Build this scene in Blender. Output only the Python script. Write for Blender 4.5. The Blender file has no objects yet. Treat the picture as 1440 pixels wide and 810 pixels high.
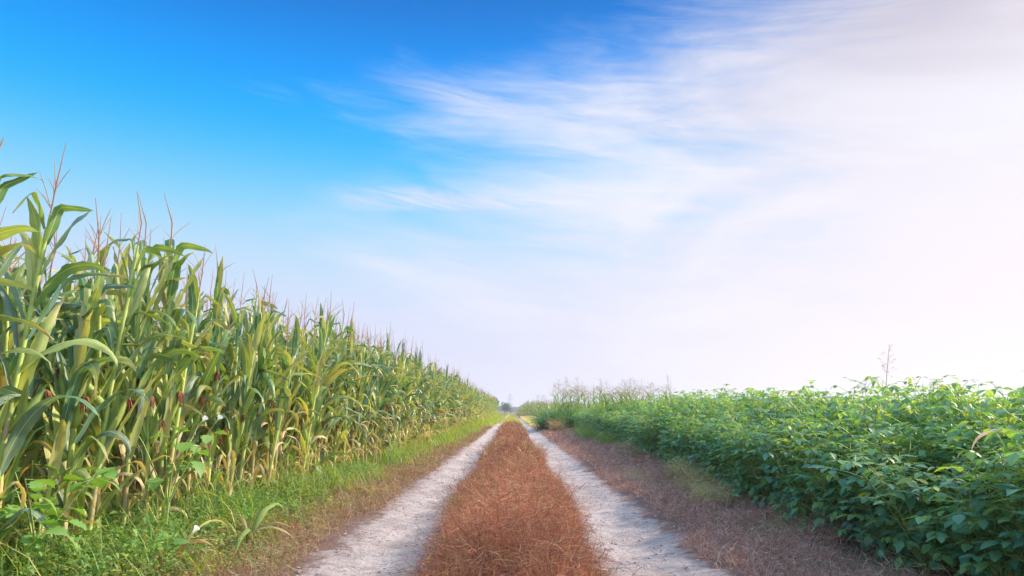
import bpy, math, random
import numpy as np
from mathutils import Vector

R = math.radians
HAZE = 0.0007
rng = np.random.default_rng(7)
random.seed(7)
sc = bpy.context.scene
COL = sc.collection
U = lambda a, b: float(rng.uniform(a, b))
ORD = ['nearest', 'second', 'third', 'fourth', 'fifth', 'sixth', 'seventh', 'eighth', 'ninth', 'tenth', 'eleventh', 'twelfth',
       'thirteenth', 'fourteenth', 'fifteenth', 'sixteenth', 'seventeenth', 'eighteenth', 'nineteenth', 'twentieth']

# ------------------------------------------------------------------ materials
def nt_new(name):
    m = bpy.data.materials.new(name); m.use_nodes = True
    nt = m.node_tree; nt.nodes.clear()
    return m, nt

def N(nt, t, **kw):
    n = nt.nodes.new(t)
    for k, v in kw.items():
        if k.startswith('i_'):
            n.inputs[k[2:].replace('_', ' ')].default_value = v
        else:
            setattr(n, k, v)
    return n

def math_n(nt, op, a, b=None, c=None, clamp=False):
    n = nt.nodes.new('ShaderNodeMath'); n.operation = op; n.use_clamp = clamp
    for i, v in enumerate((a, b, c)):
        if v is None: continue
        if isinstance(v, (int, float)): n.inputs[i].default_value = v
        else: nt.links.new(v, n.inputs[i])
    return n.outputs[0]

def mixc(nt, fac, a, b, mode='MIX'):
    n = nt.nodes.new('ShaderNodeMix'); n.data_type = 'RGBA'; n.blend_type = mode
    for i, v in ((0, fac), (6, a), (7, b)):
        if isinstance(v, (int, float)): n.inputs[i].default_value = v
        elif isinstance(v, tuple): n.inputs[i].default_value = (*v, 1) if len(v) == 3 else v
        else: nt.links.new(v, n.inputs[i])
    return n.outputs[2]

def smooth(nt, x, a, b):
    n = nt.nodes.new('ShaderNodeMapRange'); n.interpolation_type = 'SMOOTHSTEP'
    nt.links.new(x, n.inputs[0]); n.inputs[1].default_value = a; n.inputs[2].default_value = b
    return n.outputs[0]

def plant_mat(name, trans=0.35, rough=0.5, spec=0.4, tcol=(1.15, 1.2, 0.5), veins=0.0, midrib=None, var=0.25, scale=14.0, blotch=None):
    """leaf tissue: own colour per leaf from the mesh attribute 'tint', veins from 'uvp'"""
    m, nt = nt_new(name); L = nt.links.new
    at = N(nt, 'ShaderNodeAttribute', attribute_name='tint')
    col = at.outputs['Color']
    oi = N(nt, 'ShaderNodeObjectInfo')
    tc = N(nt, 'ShaderNodeTexCoord')
    no = N(nt, 'ShaderNodeTexNoise', i_Scale=scale, i_Detail=3.0)
    L(tc.outputs['Object'], no.inputs['Vector'])
    v = math_n(nt, 'MULTIPLY_ADD', no.outputs['Fac'], 2 * var, 1 - var)
    v2 = math_n(nt, 'MULTIPLY_ADD', oi.outputs['Random'], 0.2, 0.9)
    v = math_n(nt, 'MULTIPLY', v, v2)
    cv = nt.nodes.new('ShaderNodeVectorMath'); cv.operation = 'SCALE'
    L(col, cv.inputs[0]); L(v, cv.inputs['Scale']); col = cv.outputs[0]
    if blotch:
        no2 = N(nt, 'ShaderNodeTexNoise', i_Scale=5.0, i_Detail=6.0, i_Roughness=0.65)
        L(tc.outputs['Object'], no2.inputs['Vector'])
        col = mixc(nt, math_n(nt, 'MULTIPLY', smooth(nt, no2.outputs['Fac'], 0.56, 0.68), 0.6), col, blotch)
    bump = None
    if veins or midrib:
        uv = N(nt, 'ShaderNodeAttribute', attribute_name='uvp')
        sx = N(nt, 'ShaderNodeSeparateXYZ'); L(uv.outputs['Vector'], sx.inputs[0])
        u, w = sx.outputs[0], sx.outputs[1]
        if veins:
            cb = N(nt, 'ShaderNodeCombineXYZ')
            L(math_n(nt, 'MULTIPLY', u, 16.0), cb.inputs[0]); L(math_n(nt, 'MULTIPLY', w, 1.5), cb.inputs[1])
            L(math_n(nt, 'MULTIPLY', sx.outputs[2], 40), cb.inputs[2])
            nv = N(nt, 'ShaderNodeTexNoise', i_Scale=1.0, i_Detail=2.0); L(cb.outputs[0], nv.inputs['Vector'])
            k = math_n(nt, 'MULTIPLY_ADD', nv.outputs['Fac'], veins * 2, 1 - veins)
            c2 = nt.nodes.new('ShaderNodeVectorMath'); c2.operation = 'SCALE'
            L(col, c2.inputs[0]); L(k, c2.inputs['Scale']); col = c2.outputs[0]
            bump = N(nt, 'ShaderNodeBump', i_Strength=0.35, i_Distance=0.004); L(nv.outputs['Fac'], bump.inputs['Height'])
        if midrib:
            a = math_n(nt, 'ABSOLUTE', u)
            f = math_n(nt, 'MULTIPLY', math_n(nt, 'SUBTRACT', 1.0, smooth(nt, a, 0.03, 0.11)), 0.75)
            col = mixc(nt, f, col, midrib)
    p = N(nt, 'ShaderNodeBsdfPrincipled'); p.inputs['Roughness'].default_value = rough
    p.inputs['Specular IOR Level'].default_value = spec
    L(col, p.inputs['Base Color'])
    if bump: L(bump.outputs[0], p.inputs['Normal'])
    out = N(nt, 'ShaderNodeOutputMaterial')
    if trans > 0:
        t = N(nt, 'ShaderNodeBsdfTranslucent')
        tcl = mixc(nt, 1.0, col, tcol, 'MULTIPLY')
        L(tcl, t.inputs['Color'])
        mx = N(nt, 'ShaderNodeMixShader'); mx.inputs[0].default_value = trans
        L(p.outputs[0], mx.inputs[1]); L(t.outputs[0], mx.inputs[2]); L(mx.outputs[0], out.inputs[0])
    else:
        L(p.outputs[0], out.inputs[0])
    return m

M_CORN = plant_mat('corn_leaf_tissue', 0.34, 0.40, 0.6, (1.35, 1.25, 0.45), veins=0.55, midrib=(0.55, 0.60, 0.28), blotch=(0.42, 0.40, 0.13))
M_STALK = plant_mat('corn_stalk_rind', 0.0, 0.5, 0.4, var=0.3)
M_HUSK = plant_mat('corn_husk', 0.15, 0.5, 0.4, (1.2, 1.2, 0.5), veins=0.3)
M_DRYSTEM = plant_mat('dry_stem', 0.25, 0.75, 0.15, (1.25, 0.95, 0.7), var=0.25)
M_TASSEL = plant_mat('corn_tassel', 0.3, 0.8, 0.1, (1.2, 1.0, 0.8), var=0.2)
M_DRYLEAF = plant_mat('dry_leaf', 0.3, 0.7, 0.2, (1.2, 1.0, 0.7), veins=0.3)
M_BEAN = plant_mat('soybean_leaf', 0.40, 0.50, 0.4, (2.0, 1.6, 0.35), var=0.2, veins=0.0, midrib=(0.16, 0.26, 0.08))
M_STEM = plant_mat('soybean_stem', 0.1, 0.5, 0.4, (1.3, 1.2, 0.5))
M_GRASS = plant_mat('grass_blade', 0.40, 0.5, 0.4, (1.3, 1.2, 0.4), var=0.3, scale=3.0)
M_REDGRASS = plant_mat('dead_grass_stem', 0.25, 0.7, 0.2, (1.3, 0.9, 0.6), var=0.35, scale=2.2)
M_WEED = plant_mat('weed_leaf', 0.36, 0.48, 0.45, (1.3, 1.25, 0.4), var=0.2, midrib=(0.25, 0.36, 0.12))
M_PETAL = plant_mat('white_petal', 0.3, 0.6, 0.2, (1, 1, 1), var=0.04)
M_TREE = plant_mat('tree_leaf', 0.25, 0.6, 0.3, (1.2, 1.1, 0.5), var=0.3, scale=0.4)
M_BARK = plant_mat('tree_bark', 0.0, 0.85, 0.1, var=0.3, scale=2.0)
M_STEEL = plant_mat('galvanised_steel', 0.0, 0.5, 0.5, var=0.1)

# ------------------------------------------------------------------ geometry accumulator
class Geo:
    def __init__(s): s.V = []; s.Q = []; s.T = []; s.C = []; s.W = []; s.n = 0
    def add(s, V, Q=None, T=None, C=(1, 1, 1), W=None):
        V = np.asarray(V, float).reshape(-1, 3); k = len(V)
        s.V.append(V)
        if Q is not None and len(Q): s.Q.append(np.asarray(Q, int).reshape(-1, 4) + s.n)
        if T is not None and len(T): s.T.append(np.asarray(T, int).reshape(-1, 3) + s.n)
        C = np.asarray(C, float); s.C.append(np.broadcast_to(C, (k, 3)) if C.ndim == 1 else C)
        s.W.append(np.zeros((k, 3)) if W is None else np.asarray(W, float).reshape(-1, 3))
        s.n += k
    def arrays(s):
        c = lambda L, w, t: np.concatenate(L) if L else np.zeros((0, w), t)
        return c(s.V, 3, float), c(s.Q, 4, int), c(s.T, 3, int), c(s.C, 3, float), c(s.W, 3, float)
    def join(s, o):
        V, Q, T, C, W = o.arrays(); s.add(V, Q, T, C, W)
    def mesh(s, name, mat, smooth=True):
        V, Q, T, C, W = s.arrays()
        me = bpy.data.meshes.new(name)
        nq, nt_ = len(Q), len(T)
        me.vertices.add(len(V)); me.vertices.foreach_set('co', V.astype(np.float32).ravel())
        loops = np.concatenate([Q.ravel(), T.ravel()]).astype(np.int32)
        me.loops.add(len(loops)); me.loops.foreach_set('vertex_index', loops)
        me.polygons.add(nq + nt_)
        st = np.concatenate([np.arange(nq) * 4, nq * 4 + np.arange(nt_) * 3]).astype(np.int32)
        me.polygons.foreach_set('loop_start', st)
        me.update(calc_edges=True)
        me.polygons.foreach_set('use_smooth', np.full(nq + nt_, smooth, bool))
        a = me.attributes.new('tint', 'FLOAT_COLOR', 'POINT')
        a.data.foreach_set('color', np.concatenate([np.clip(C, 0, 1), np.ones((len(C), 1))], 1).astype(np.float32).ravel())
        b = me.attributes.new('uvp', 'FLOAT_VECTOR', 'POINT'); b.data.foreach_set('vector', W.astype(np.float32).ravel())
        me.materials.append(mat)
        return me

def scatter(geo, proto, loc, rz, scale, tilt=None, tint=None, zs=None):
    """many copies of one prototype written into one accumulator (only for stuff)"""
    V, Q, T, C, W = proto.arrays()
    loc = np.asarray(loc, float).reshape(-1, 3); n = len(loc)
    if n == 0: return
    rz = np.broadcast_to(np.asarray(rz, float), n); scale = np.broadcast_to(np.asarray(scale, float), n)
    zs = scale if zs is None else np.broadcast_to(np.asarray(zs, float), n)
    c, s_ = np.cos(rz), np.sin(rz)
    X = (V[None, :, 0] * c[:, None] - V[None, :, 1] * s_[:, None]) * scale[:, None]
    Y = (V[None, :, 0] * s_[:, None] + V[None, :, 1] * c[:, None]) * scale[:, None]
    Z = V[None, :, 2] * zs[:, None]
    if tilt is not None:
        X = X + Z * tilt[:, 0:1]; Y = Y + Z * tilt[:, 1:2]
    P = np.stack([X + loc[:, 0:1], Y + loc[:, 1:2], Z + loc[:, 2:3]], 2).reshape(-1, 3)
    k = len(V); off = (np.arange(n) * k)[:, None, None]
    CC = np.broadcast_to(C[None], (n, k, 3))
    if tint is not None: CC = CC * np.asarray(tint, float).reshape(n, 1, 3)
    geo.add(P, (Q[None] + off).reshape(-1, 4), (T[None] + off).reshape(-1, 3), CC.reshape(-1, 3), np.broadcast_to(W[None], (n, k, 3)).reshape(-1, 3))

def ob(name, geo, mat, parent=None, smooth=True):
    me = geo if isinstance(geo, bpy.types.Mesh) else geo.mesh(name, mat, smooth)
    o = bpy.data.objects.new(name, me); COL.objects.link(o)
    if parent: o.parent = parent
    return o

def tag(o, label=None, cat=None, group=None, kind=None):
    for k, v in (('label', label), ('category', cat), ('group', group), ('kind', kind)):
        if v: o[k] = v
    return o

def thing(name, loc, rz=0, s=1.0, **kw):
    o = bpy.data.objects.new(name, None); COL.objects.link(o); o.empty_display_size = 0.1
    o.location = loc; o.rotation_euler = (0, 0, rz); o.scale = (s, s, s) if not isinstance(s, tuple) else s
    return tag(o, **kw)

def copy_tree(o, parent=None):
    c = o.copy(); COL.objects.link(c); c.parent = parent
    for ch in kids[o.name] if o.name in kids else []:
        copy_tree(ch, c)
    return c
kids = {}
def register(o):
    kids[o.name] = list(o.children)
    for ch in o.children: register(ch)

# ------------------------------------------------------------------ shapes
def jit(c, v=0.12, h=0.05):
    k = 1 + U(-v, v)
    return (c[0] * k * (1 + U(-h, h)), c[1] * k, c[2] * k * (1 + U(-h, h)))

def tube(g, P, rad, C, sides=6):
    P = np.asarray(P, float); n = len(P); rad = np.broadcast_to(rad, n)
    T = np.gradient(P, axis=0); T /= np.linalg.norm(T, axis=1)[:, None] + 1e-9
    ref = np.array([0.3, 1, 0.1]) if abs(T[0, 1]) < 0.8 else np.array([1, 0.2, 0.1])
    A = np.cross(T, ref); A /= np.linalg.norm(A, axis=1)[:, None] + 1e-9
    B = np.cross(T, A)
    an = np.arange(sides) / sides * 2 * math.pi
    V = P[:, None] + rad[:, None, None] * (A[:, None] * np.cos(an)[None, :, None] + B[:, None] * np.sin(an)[None, :, None])
    Q = []
    for i in range(n - 1):
        for j in range(sides):
            k = (j + 1) % sides
            Q.append((i * sides + j, i * sides + k, (i + 1) * sides + k, (i + 1) * sides + j))
    W = np.zeros((n, sides, 3)); W[:, :, 0] = (an / math.pi - 1)[None]; W[:, :, 1] = np.linspace(0, 1, n)[:, None]
    C = np.asarray(C, float)
    if C.ndim == 2: C = np.repeat(C, sides, axis=0)
    g.add(V.reshape(-1, 3), Q, None, C, W.reshape(-1, 3))

def blade(g, base, az, p0, length, width, bend, power=1.3, segs=10, across=4, fold=0.25, wave=0.0, twist=0.0,
          kink=None, C=(1, 1, 1), tipC=None, peak=0.3, w0=0.55, side=0.0):
    """a long grass-like leaf: leaves its base at pitch p0, bends over by 'bend' towards the tip"""
    t = np.linspace(0, 1, segs + 1)
    pitch = p0 - bend * t ** power
    if kink is not None: pitch = pitch - np.where(t > kink[0], kink[1], 0)
    azs = az + side * t
    D = np.stack([np.cos(pitch) * np.cos(azs), np.cos(pitch) * np.sin(azs), np.sin(pitch)], 1)
    P = np.zeros((segs + 1, 3)); P[1:] = np.cumsum((D[:-1] + D[1:]) / 2 * (length / segs), 0); P += np.asarray(base)
    S = np.stack([-np.sin(azs), np.cos(azs), np.zeros(segs + 1)], 1)
    Nn = np.cross(S, D); Nn /= np.linalg.norm(Nn, axis=1)[:, None]
    roll = twist * t
    S2 = S * np.cos(roll)[:, None] + Nn * np.sin(roll)[:, None]
    N2 = -S * np.sin(roll)[:, None] + Nn * np.cos(roll)[:, None]
    w = np.where(t < peak, w0 + (1 - w0) * np.sin(t / peak * math.pi / 2), np.cos((t - peak) / (1 - peak) * math.pi / 2) ** 0.8)
    w = np.maximum(w, 0.015) * width / 2
    us = np.linspace(-1, 1, across + 1)
    V = np.zeros((segs + 1, across + 1, 3)); ph1, ph2 = U(0, 6), U(0, 6); f1, f2 = U(14, 24), U(14, 24)
    for j, u in enumerate(us):
        ed = abs(u) ** 1.5
        wv = wave * width * ed * np.sin((f1 if u < 0 else f2) * t + (ph1 if u < 0 else ph2)) * np.minimum(t * 5, 1)
        V[:, j] = P + S2 * (u * w)[:, None] * math.cos(fold * 1.0) + N2 * (abs(u) * w * math.sin(fold) + wv)[:, None]
    a = across + 1
    i, j = np.meshgrid(np.arange(segs), np.arange(across), indexing='ij')
    q = (i * a + j).ravel(); Q = np.stack([q, q + 1, q + a + 1, q + a], 1)
    Cc = np.tile(np.asarray(C, float), (segs + 1, 1))
    if tipC is not None:
        k = np.clip((t - 0.72) / 0.28, 0, 1)[:, None] ** 1.2; Cc = Cc * (1 - k) + np.asarray(tipC) * k
    W = np.zeros((segs + 1, a, 3)); W[:, :, 0] = us[None]; W[:, :, 1] = t[:, None] * length * 4; W[:, :, 2] = U(0, 1)
    g.add(V.reshape(-1, 3), Q, None, np.repeat(Cc, a, axis=0), W.reshape(-1, 3))
    return P

def leaflet(g, base, d, up, L, Wd, C, curl=0.25, shape='ovate', fold=0.2):
    """broad leaf with a pointed tip; d = direction of the midrib, up = its normal"""
    d = d / np.linalg.norm(d); s = np.cross(d, up); s /= np.linalg.norm(s) + 1e-9; up = np.cross(s, d)
    if shape == 'ovate': ts = [0, .14, .38, .66, .88, 1]; hw = [0, .72, 1, .72, .3, 0]
    elif shape == 'diamond': ts = [0, .4, 1]; hw = [0, 1, 0]
    else:  # jagged, lobed
        ts = [0, .12, .22, .30, .44, .50, .64, .70, .84, 1]; hw = [0, .62, .55, 1.0, .62, .95, .5, .62, .2, 0]
    n = len(ts); V = []; W = []
    for t, h in zip(ts, hw):
        c = base + d * (L * t) - up * (curl * L * t * t)
        V.append(c); W.append((0, t, 0))
    sgn = {}
    for sd in (-1, 1):
        for i in range(1, n - 1):
            sgn[(sd, i)] = len(V)
            V.append(V[i] + s * (sd * hw[i] * Wd / 2) * math.cos(fold) + up * (hw[i] * Wd / 2 * math.sin(fold))); W.append((sd, ts[i], 0))
    Q = []; T = []
    for sd in (-1, 1):
        o = (lambda *a: a) if sd > 0 else (lambda *a: a[::-1])
        T.append(o(0, sgn[(sd, 1)], 1)); T.append(o(n - 2, sgn[(sd, n - 2)], n - 1))
        for i in range(1, n - 2): Q.append(o(i, sgn[(sd, i)], sgn[(sd, i + 1)], i + 1))
    g.add(V, Q, T, C, W)

# ------------------------------------------------------------------ terrain
def vnoise(x, y, sc_, seed=0):
    """smooth value noise, vectorised"""
    x = np.asarray(x, float) / sc_; y = np.asarray(y, float) / sc_
    xi = np.floor(x).astype(np.int64); yi = np.floor(y).astype(np.int64); fx = x - xi; fy = y - yi
    fx = fx * fx * (3 - 2 * fx); fy = fy * fy * (3 - 2 * fy)
    def h(a, b):
        v = (a * 374761393 + b * 668265263 + seed * 974711) & 0xffffffff
        v = ((v ^ (v >> 13)) * 1274126177) & 0xffffffff
        return ((v ^ (v >> 16)) & 0xffff) / 65535.0
    return (h(xi, yi) * (1 - fx) + h(xi + 1, yi) * fx) * (1 - fy) + (h(xi, yi + 1) * (1 - fx) + h(xi + 1, yi + 1) * fx) * fy

def ground_z(x, y):
    x = np.asarray(x, float); y = np.asarray(y, float)
    ax = np.abs(x + 0.06 * (vnoise(x * 0, y, 6, 3) - .5))
    rut = -0.055 * np.exp(-((ax - 0.92) / 0.30) ** 2)
    return rut + 0.02 * np.exp(-(x / 0.4) ** 2) + 0.02 * (vnoise(x, y, 1.3, 1) - .5) + 0.03 * np.clip((np.abs(x) - 1.6) / 1.0, 0, 1)

def gz(x, y): return float(ground_z(x, y))

def sheet(name, xs, ys, zf, mat):
    X, Y = np.meshgrid(xs, ys); Z = zf(X, Y)
    a = len(xs); i, j = np.meshgrid(np.arange(len(ys) - 1), np.arange(a - 1), indexing='ij')
    q = (i * a + j).ravel(); g = Geo(); g.add(np.stack([X, Y, Z], 2).reshape(-1, 3), np.stack([q, q + 1, q + a + 1, q + a], 1))
    return ob(name, g, mat)

def spaced(a, b, s0, grow):
    v = [a]; s = s0
    while v[-1] < b: v.append(v[-1] + s); s *= grow
    v[-1] = b
    return v

def soil_mat(name, road):
    m, nt = nt_new(name); L = nt.links.new
    geo = N(nt, 'ShaderNodeNewGeometry'); pos = geo.outputs['Position']
    sx = N(nt, 'ShaderNodeSeparateXYZ'); L(pos, sx.inputs[0])
    def noise(s, d=5, r=0.6, mul=None):
        n = N(nt, 'ShaderNodeTexNoise', i_Scale=s, i_Detail=float(d), i_Roughness=r)
        if mul:
            mp = N(nt, 'ShaderNodeMapping'); mp.inputs['Scale'].default_value = mul; L(pos, mp.inputs[0]); L(mp.outputs[0], n.inputs['Vector'])
        else: L(pos, n.inputs['Vector'])
        return n.outputs['Fac']
    n1 = noise(1.6, 6); n2 = noise(11, 6, .7); n3 = noise(60, 4, .7, (1, 1.8, 1)); n4 = noise(24, 6, .75, (0.45, 1.9, 1))
    vor = N(nt, 'ShaderNodeTexVoronoi', i_Scale=30.0); L(pos, vor.inputs['Vector'])
    if road:
        base = mixc(nt, smooth(nt, n1, .35, .65), (0.39, 0.33, 0.335), (0.54, 0.46, 0.465))
        base = mixc(nt, math_n(nt, 'MULTIPLY', smooth(nt, n2, .52, .66), .6), base, (0.29, 0.245, 0.27))
        # bits of trodden plant litter
        base = mixc(nt, math_n(nt, 'MULTIPLY', smooth(nt, n4, .54, .62), .8), base, (0.20, 0.13, 0.12))
        base = mixc(nt, math_n(nt, 'MULTIPLY', smooth(nt, n3, .60, .68), .5), base, (0.58, 0.51, 0.53))
        ax = math_n(nt, 'ABSOLUTE', sx.outputs[0])
        d = math_n(nt, 'ABSOLUTE', math_n(nt, 'SUBTRACT', ax, 0.97))
        d = math_n(nt, 'ADD', d, math_n(nt, 'MULTIPLY', math_n(nt, 'SUBTRACT', n1, .5), .65))
        d = math_n(nt, 'ADD', d, math_n(nt, 'MULTIPLY', math_n(nt, 'SUBTRACT', n2, .5), .6))
        col = mixc(nt, smooth(nt, d, .22, .46), base, (0.21, 0.13, 0.115))
    else:
        col = mixc(nt, smooth(nt, n1, .3, .7), (0.13, 0.095, 0.075), (0.25, 0.18, 0.15))
        col = mixc(nt, smooth(nt, n2, .5, .7), col, (0.18, 0.16, 0.09))
    p = N(nt, 'ShaderNodeBsdfPrincipled', i_Roughness=0.95); p.inputs['Specular IOR Level'].default_value = 0.1
    L(col, p.inputs['Base Color'])
    hsum = math_n(nt, 'ADD', math_n(nt, 'MULTIPLY_ADD', n4, -.9, math_n(nt, 'MULTIPLY', n2, 1.2)), math_n(nt, 'ADD', math_n(nt, 'MULTIPLY', n3, .35), math_n(nt, 'MULTIPLY', vor.outputs['Distance'], .25)))
    b = N(nt, 'ShaderNodeBump', i_Strength=0.9, i_Distance=0.035); L(hsum, b.inputs['Height']); L(b.outputs[0], p.inputs['Normal'])
    o = N(nt, 'ShaderNodeOutputMaterial'); L(p.outputs[0], o.inputs[0])
    return m

xs = sorted(set([-v for v in spaced(2.6, 1250, .3, 1.25)] + list(np.arange(-2.6, 2.7, .1)) + spaced(2.7, 1250, .3, 1.25)))
ys = sorted(set([-v for v in spaced(0.5, 1250, .5, 1.3)] + [0.0] + spaced(.5, 1250, .2, 1.035)))
tag(sheet('ground', np.array(xs), np.array(ys), lambda X, Y: ground_z(X, Y) - 0.004 - np.where(np.abs(X) < 1.85, 0.02, 0.0), soil_mat('field_soil', False)), kind='structure')
def road_z(X, Y):
    f = np.clip((np.abs(X) - 1.7) / 0.3, 0, 1)
    fine = 0.022 * (vnoise(X, Y, .21, 5) - .5) + 0.014 * (vnoise(X, Y, .09, 6) - .5)
    return ground_z(X, Y) + fine * (1 - f) - 0.012 * f * f + 0.002
tag(sheet('dirt_road', np.arange(-2.0, 2.001, .04), np.array(spaced(-3, 420, .3, 1.0)[:0] + list(np.arange(-3, 3, .3)) + spaced(3, 420, .035, 1.008)), road_z, soil_mat('track_soil', True)), kind='structure')

# ------------------------------------------------------------------ corn
LEAFG = [(0.15, 0.26, 0.08), (0.23, 0.32, 0.09), (0.10, 0.22, 0.11), (0.35, 0.40, 0.13), (0.14, 0.24, 0.17), (0.38, 0.38, 0.15)]
DRY = (0.52, 0.40, 0.22)
def corn_parts(seed, lod=0):
    global rng
    keep = rng; rng = np.random.default_rng(seed)
    H = U(1.72, 1.98); stalk, fol, tas = Geo(), Geo(), Geo(); ears = []
    lean = (U(-.05, .05), U(-.05, .05))
    zz = np.linspace(0, H, 14 if lod == 0 else 4)
    path = np.stack([lean[0] * zz ** 1.5, lean[1] * zz ** 1.5, zz], 1)
    at = lambda z: np.array([lean[0] * z ** 1.5, lean[1] * z ** 1.5, z])
    rad = np.interp(zz, [0, .5, H], [.0135, .0125, .006])
    if lod == 0: rad = rad * (1 + .16 * (np.arange(len(zz)) % 2))
    cb, ct = np.array((.42, .36, .14)), np.array((.46, .54, .13))
    k = np.clip(zz / .5, 0, 1)[:, None]
    tube(stalk, path, rad, cb * (1 - k) + ct * k, 7 if lod == 0 else 3)
    nl = 21 if lod == 0 else 15
    paz = U(0, math.pi)
    for i in range(nl):
        f = i / (nl - 1)
        z = .16 + (H - .24) * f
        az = paz + (i % 2) * math.pi + U(-.55, .55)
        dry = (z < .55 and U(0, 1) < .55) or U(0, 1) < .05
        L = (0.38 + .26 * math.sin(math.pi * min(1, .15 + f * .8))) * U(.85, 1.15)
        Wd = (.045 + .029 * math.sin(math.pi * min(1, .1 + .8 * f))) * U(.85, 1.2) * (1 if lod == 0 else 1.15)
        if f > .78: p0, bend = U(R(68), R(86)), U(R(0), R(60)); L *= .80
        else: p0, bend = U(R(60), R(84)), (U(R(10), R(80)) if U(0, 1) < .6 else U(R(80), R(155)))
        kink = (U(.35, .65), U(R(35), R(100))) if U(0, 1) < .50 else None
        c = jit(LEAFG[int(rng.integers(0, 6))], .2, .12); tip = None
        if dry: c = jit(DRY, .2); bend = U(R(120), R(170)); Wd *= .6; L *= .8
        elif z < 1.1 and U(0, 1) < .4: c = (c[0] * 1.25 + .05, c[1] * 1.15 + .03, c[2] * 1.15); tip = DRY
        elif U(0, 1) < .25: tip = DRY
        blade(fol, at(z) + np.array([math.cos(az), math.sin(az), 0]) * .008, az, p0, L, Wd, bend, U(1.3, 2.6), 12 if lod == 0 else 5, 4 if lod == 0 else 1,
              U(.15, .5), .10 if lod == 0 else 0, U(-1.6, 1.6), kink, c, tip, side=U(-.5, .5))
        if lod == 0:  # sheath that wraps the stalk below each blade
            zs = np.linspace(max(z - .17, .02), z + .005, 4)
            pc = np.array([at(q) for q in zs]); cc = jit((.42, .50, .13) if not dry else (.45, .36, .17), .15)
            tube(stalk, pc, [.0135, .0150, .0160, .0175] if z < 1 else [.009, .0115, .0125, .014], cc, 7)
    # tassel
    top = at(H); n = int(rng.integers(3, 9)) if lod == 0 else 3
    tc = (.60, .42, .32)
    hL = U(.28, .44)
    tube(tas, [top, top + (lean[0] * .2, lean[1] * .2, hL * .5), top + (lean[0] * .5 + U(-.05, .05), U(-.05, .05), hL * 1.15)], [.0042, .0044, .0016] if lod == 0 else .004, jit((.46, .27, .20)), 4 if lod == 0 else 3)
    for i in range(n):
        a = U(0, 2 * math.pi); q = U(.05, .55) * hL; sp = U(.10, .9); l = U(.09, .22)
        P = [top + (0, 0, q)]
        for s in range(1, 5):
            u_ = s / 4; P.append(top + (math.cos(a) * sp * l * u_, math.sin(a) * sp * l * u_, q + l * u_ * (1 - .35 * sp * u_)))
        tube(tas, P, [.0018, .0025, .0025, .002, .001] if lod == 0 else [.003] * 5, jit(tc, .2), 4 if lod == 0 else 3)
    # ears
    ne = 1 if lod else int(rng.integers(1, 4))
    for e in range(ne):
        g, sg = Geo(), Geo(); z = U(.70, 1.10) - .20 * e; a = paz + (e % 2) * math.pi + U(-.5, .5); tl = U(R(12), R(48)); L = U(.18, .26)
        d = np.array([math.sin(tl) * math.cos(a), math.sin(tl) * math.sin(a), math.cos(tl)])
        b = at(z) + np.array([math.cos(a), math.sin(a), 0]) * .02
        ts = np.array([0, .08, .2, .4, .6, .78, .9, 1.0]); rr = np.array([.013, .020, .026, .028, .026, .021, .014, .009])
        tube(g, b + d[None] * (ts * L)[:, None], rr, jit((.34, .42, .10), .15), 10 if lod == 0 else 5)
        if lod == 0:
            for j in range(3):  # husk leaves
                aa = a + (j - 1) * 1.6
                blade(g, b + d * L * .25, aa, R(90) - tl + .15, L * .95, .045, R(14), 1.5, 5, 2, .5, .03, U(-.3, .3), C=jit((.32, .40, .10), .18))
            tip = b + d * L * .96
            for j in range(26):  # silk hanging from the tip
                aa = U(0, 6.28); l = U(.05, .13); P = [tip]
                for s in range(1, 4):
                    u_ = s / 3; P.append(tip + d * .035 * u_ + np.array([math.cos(aa) * .024 * u_, math.sin(aa) * .024 * u_, -l * u_ * u_]))
                tube(sg, P, [.005, .0045, .004, .002], jit((.30, .12, .07), .35), 3)
        ears.append((g, sg))
    rng = keep
    return stalk, fol, tas, ears, H

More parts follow.
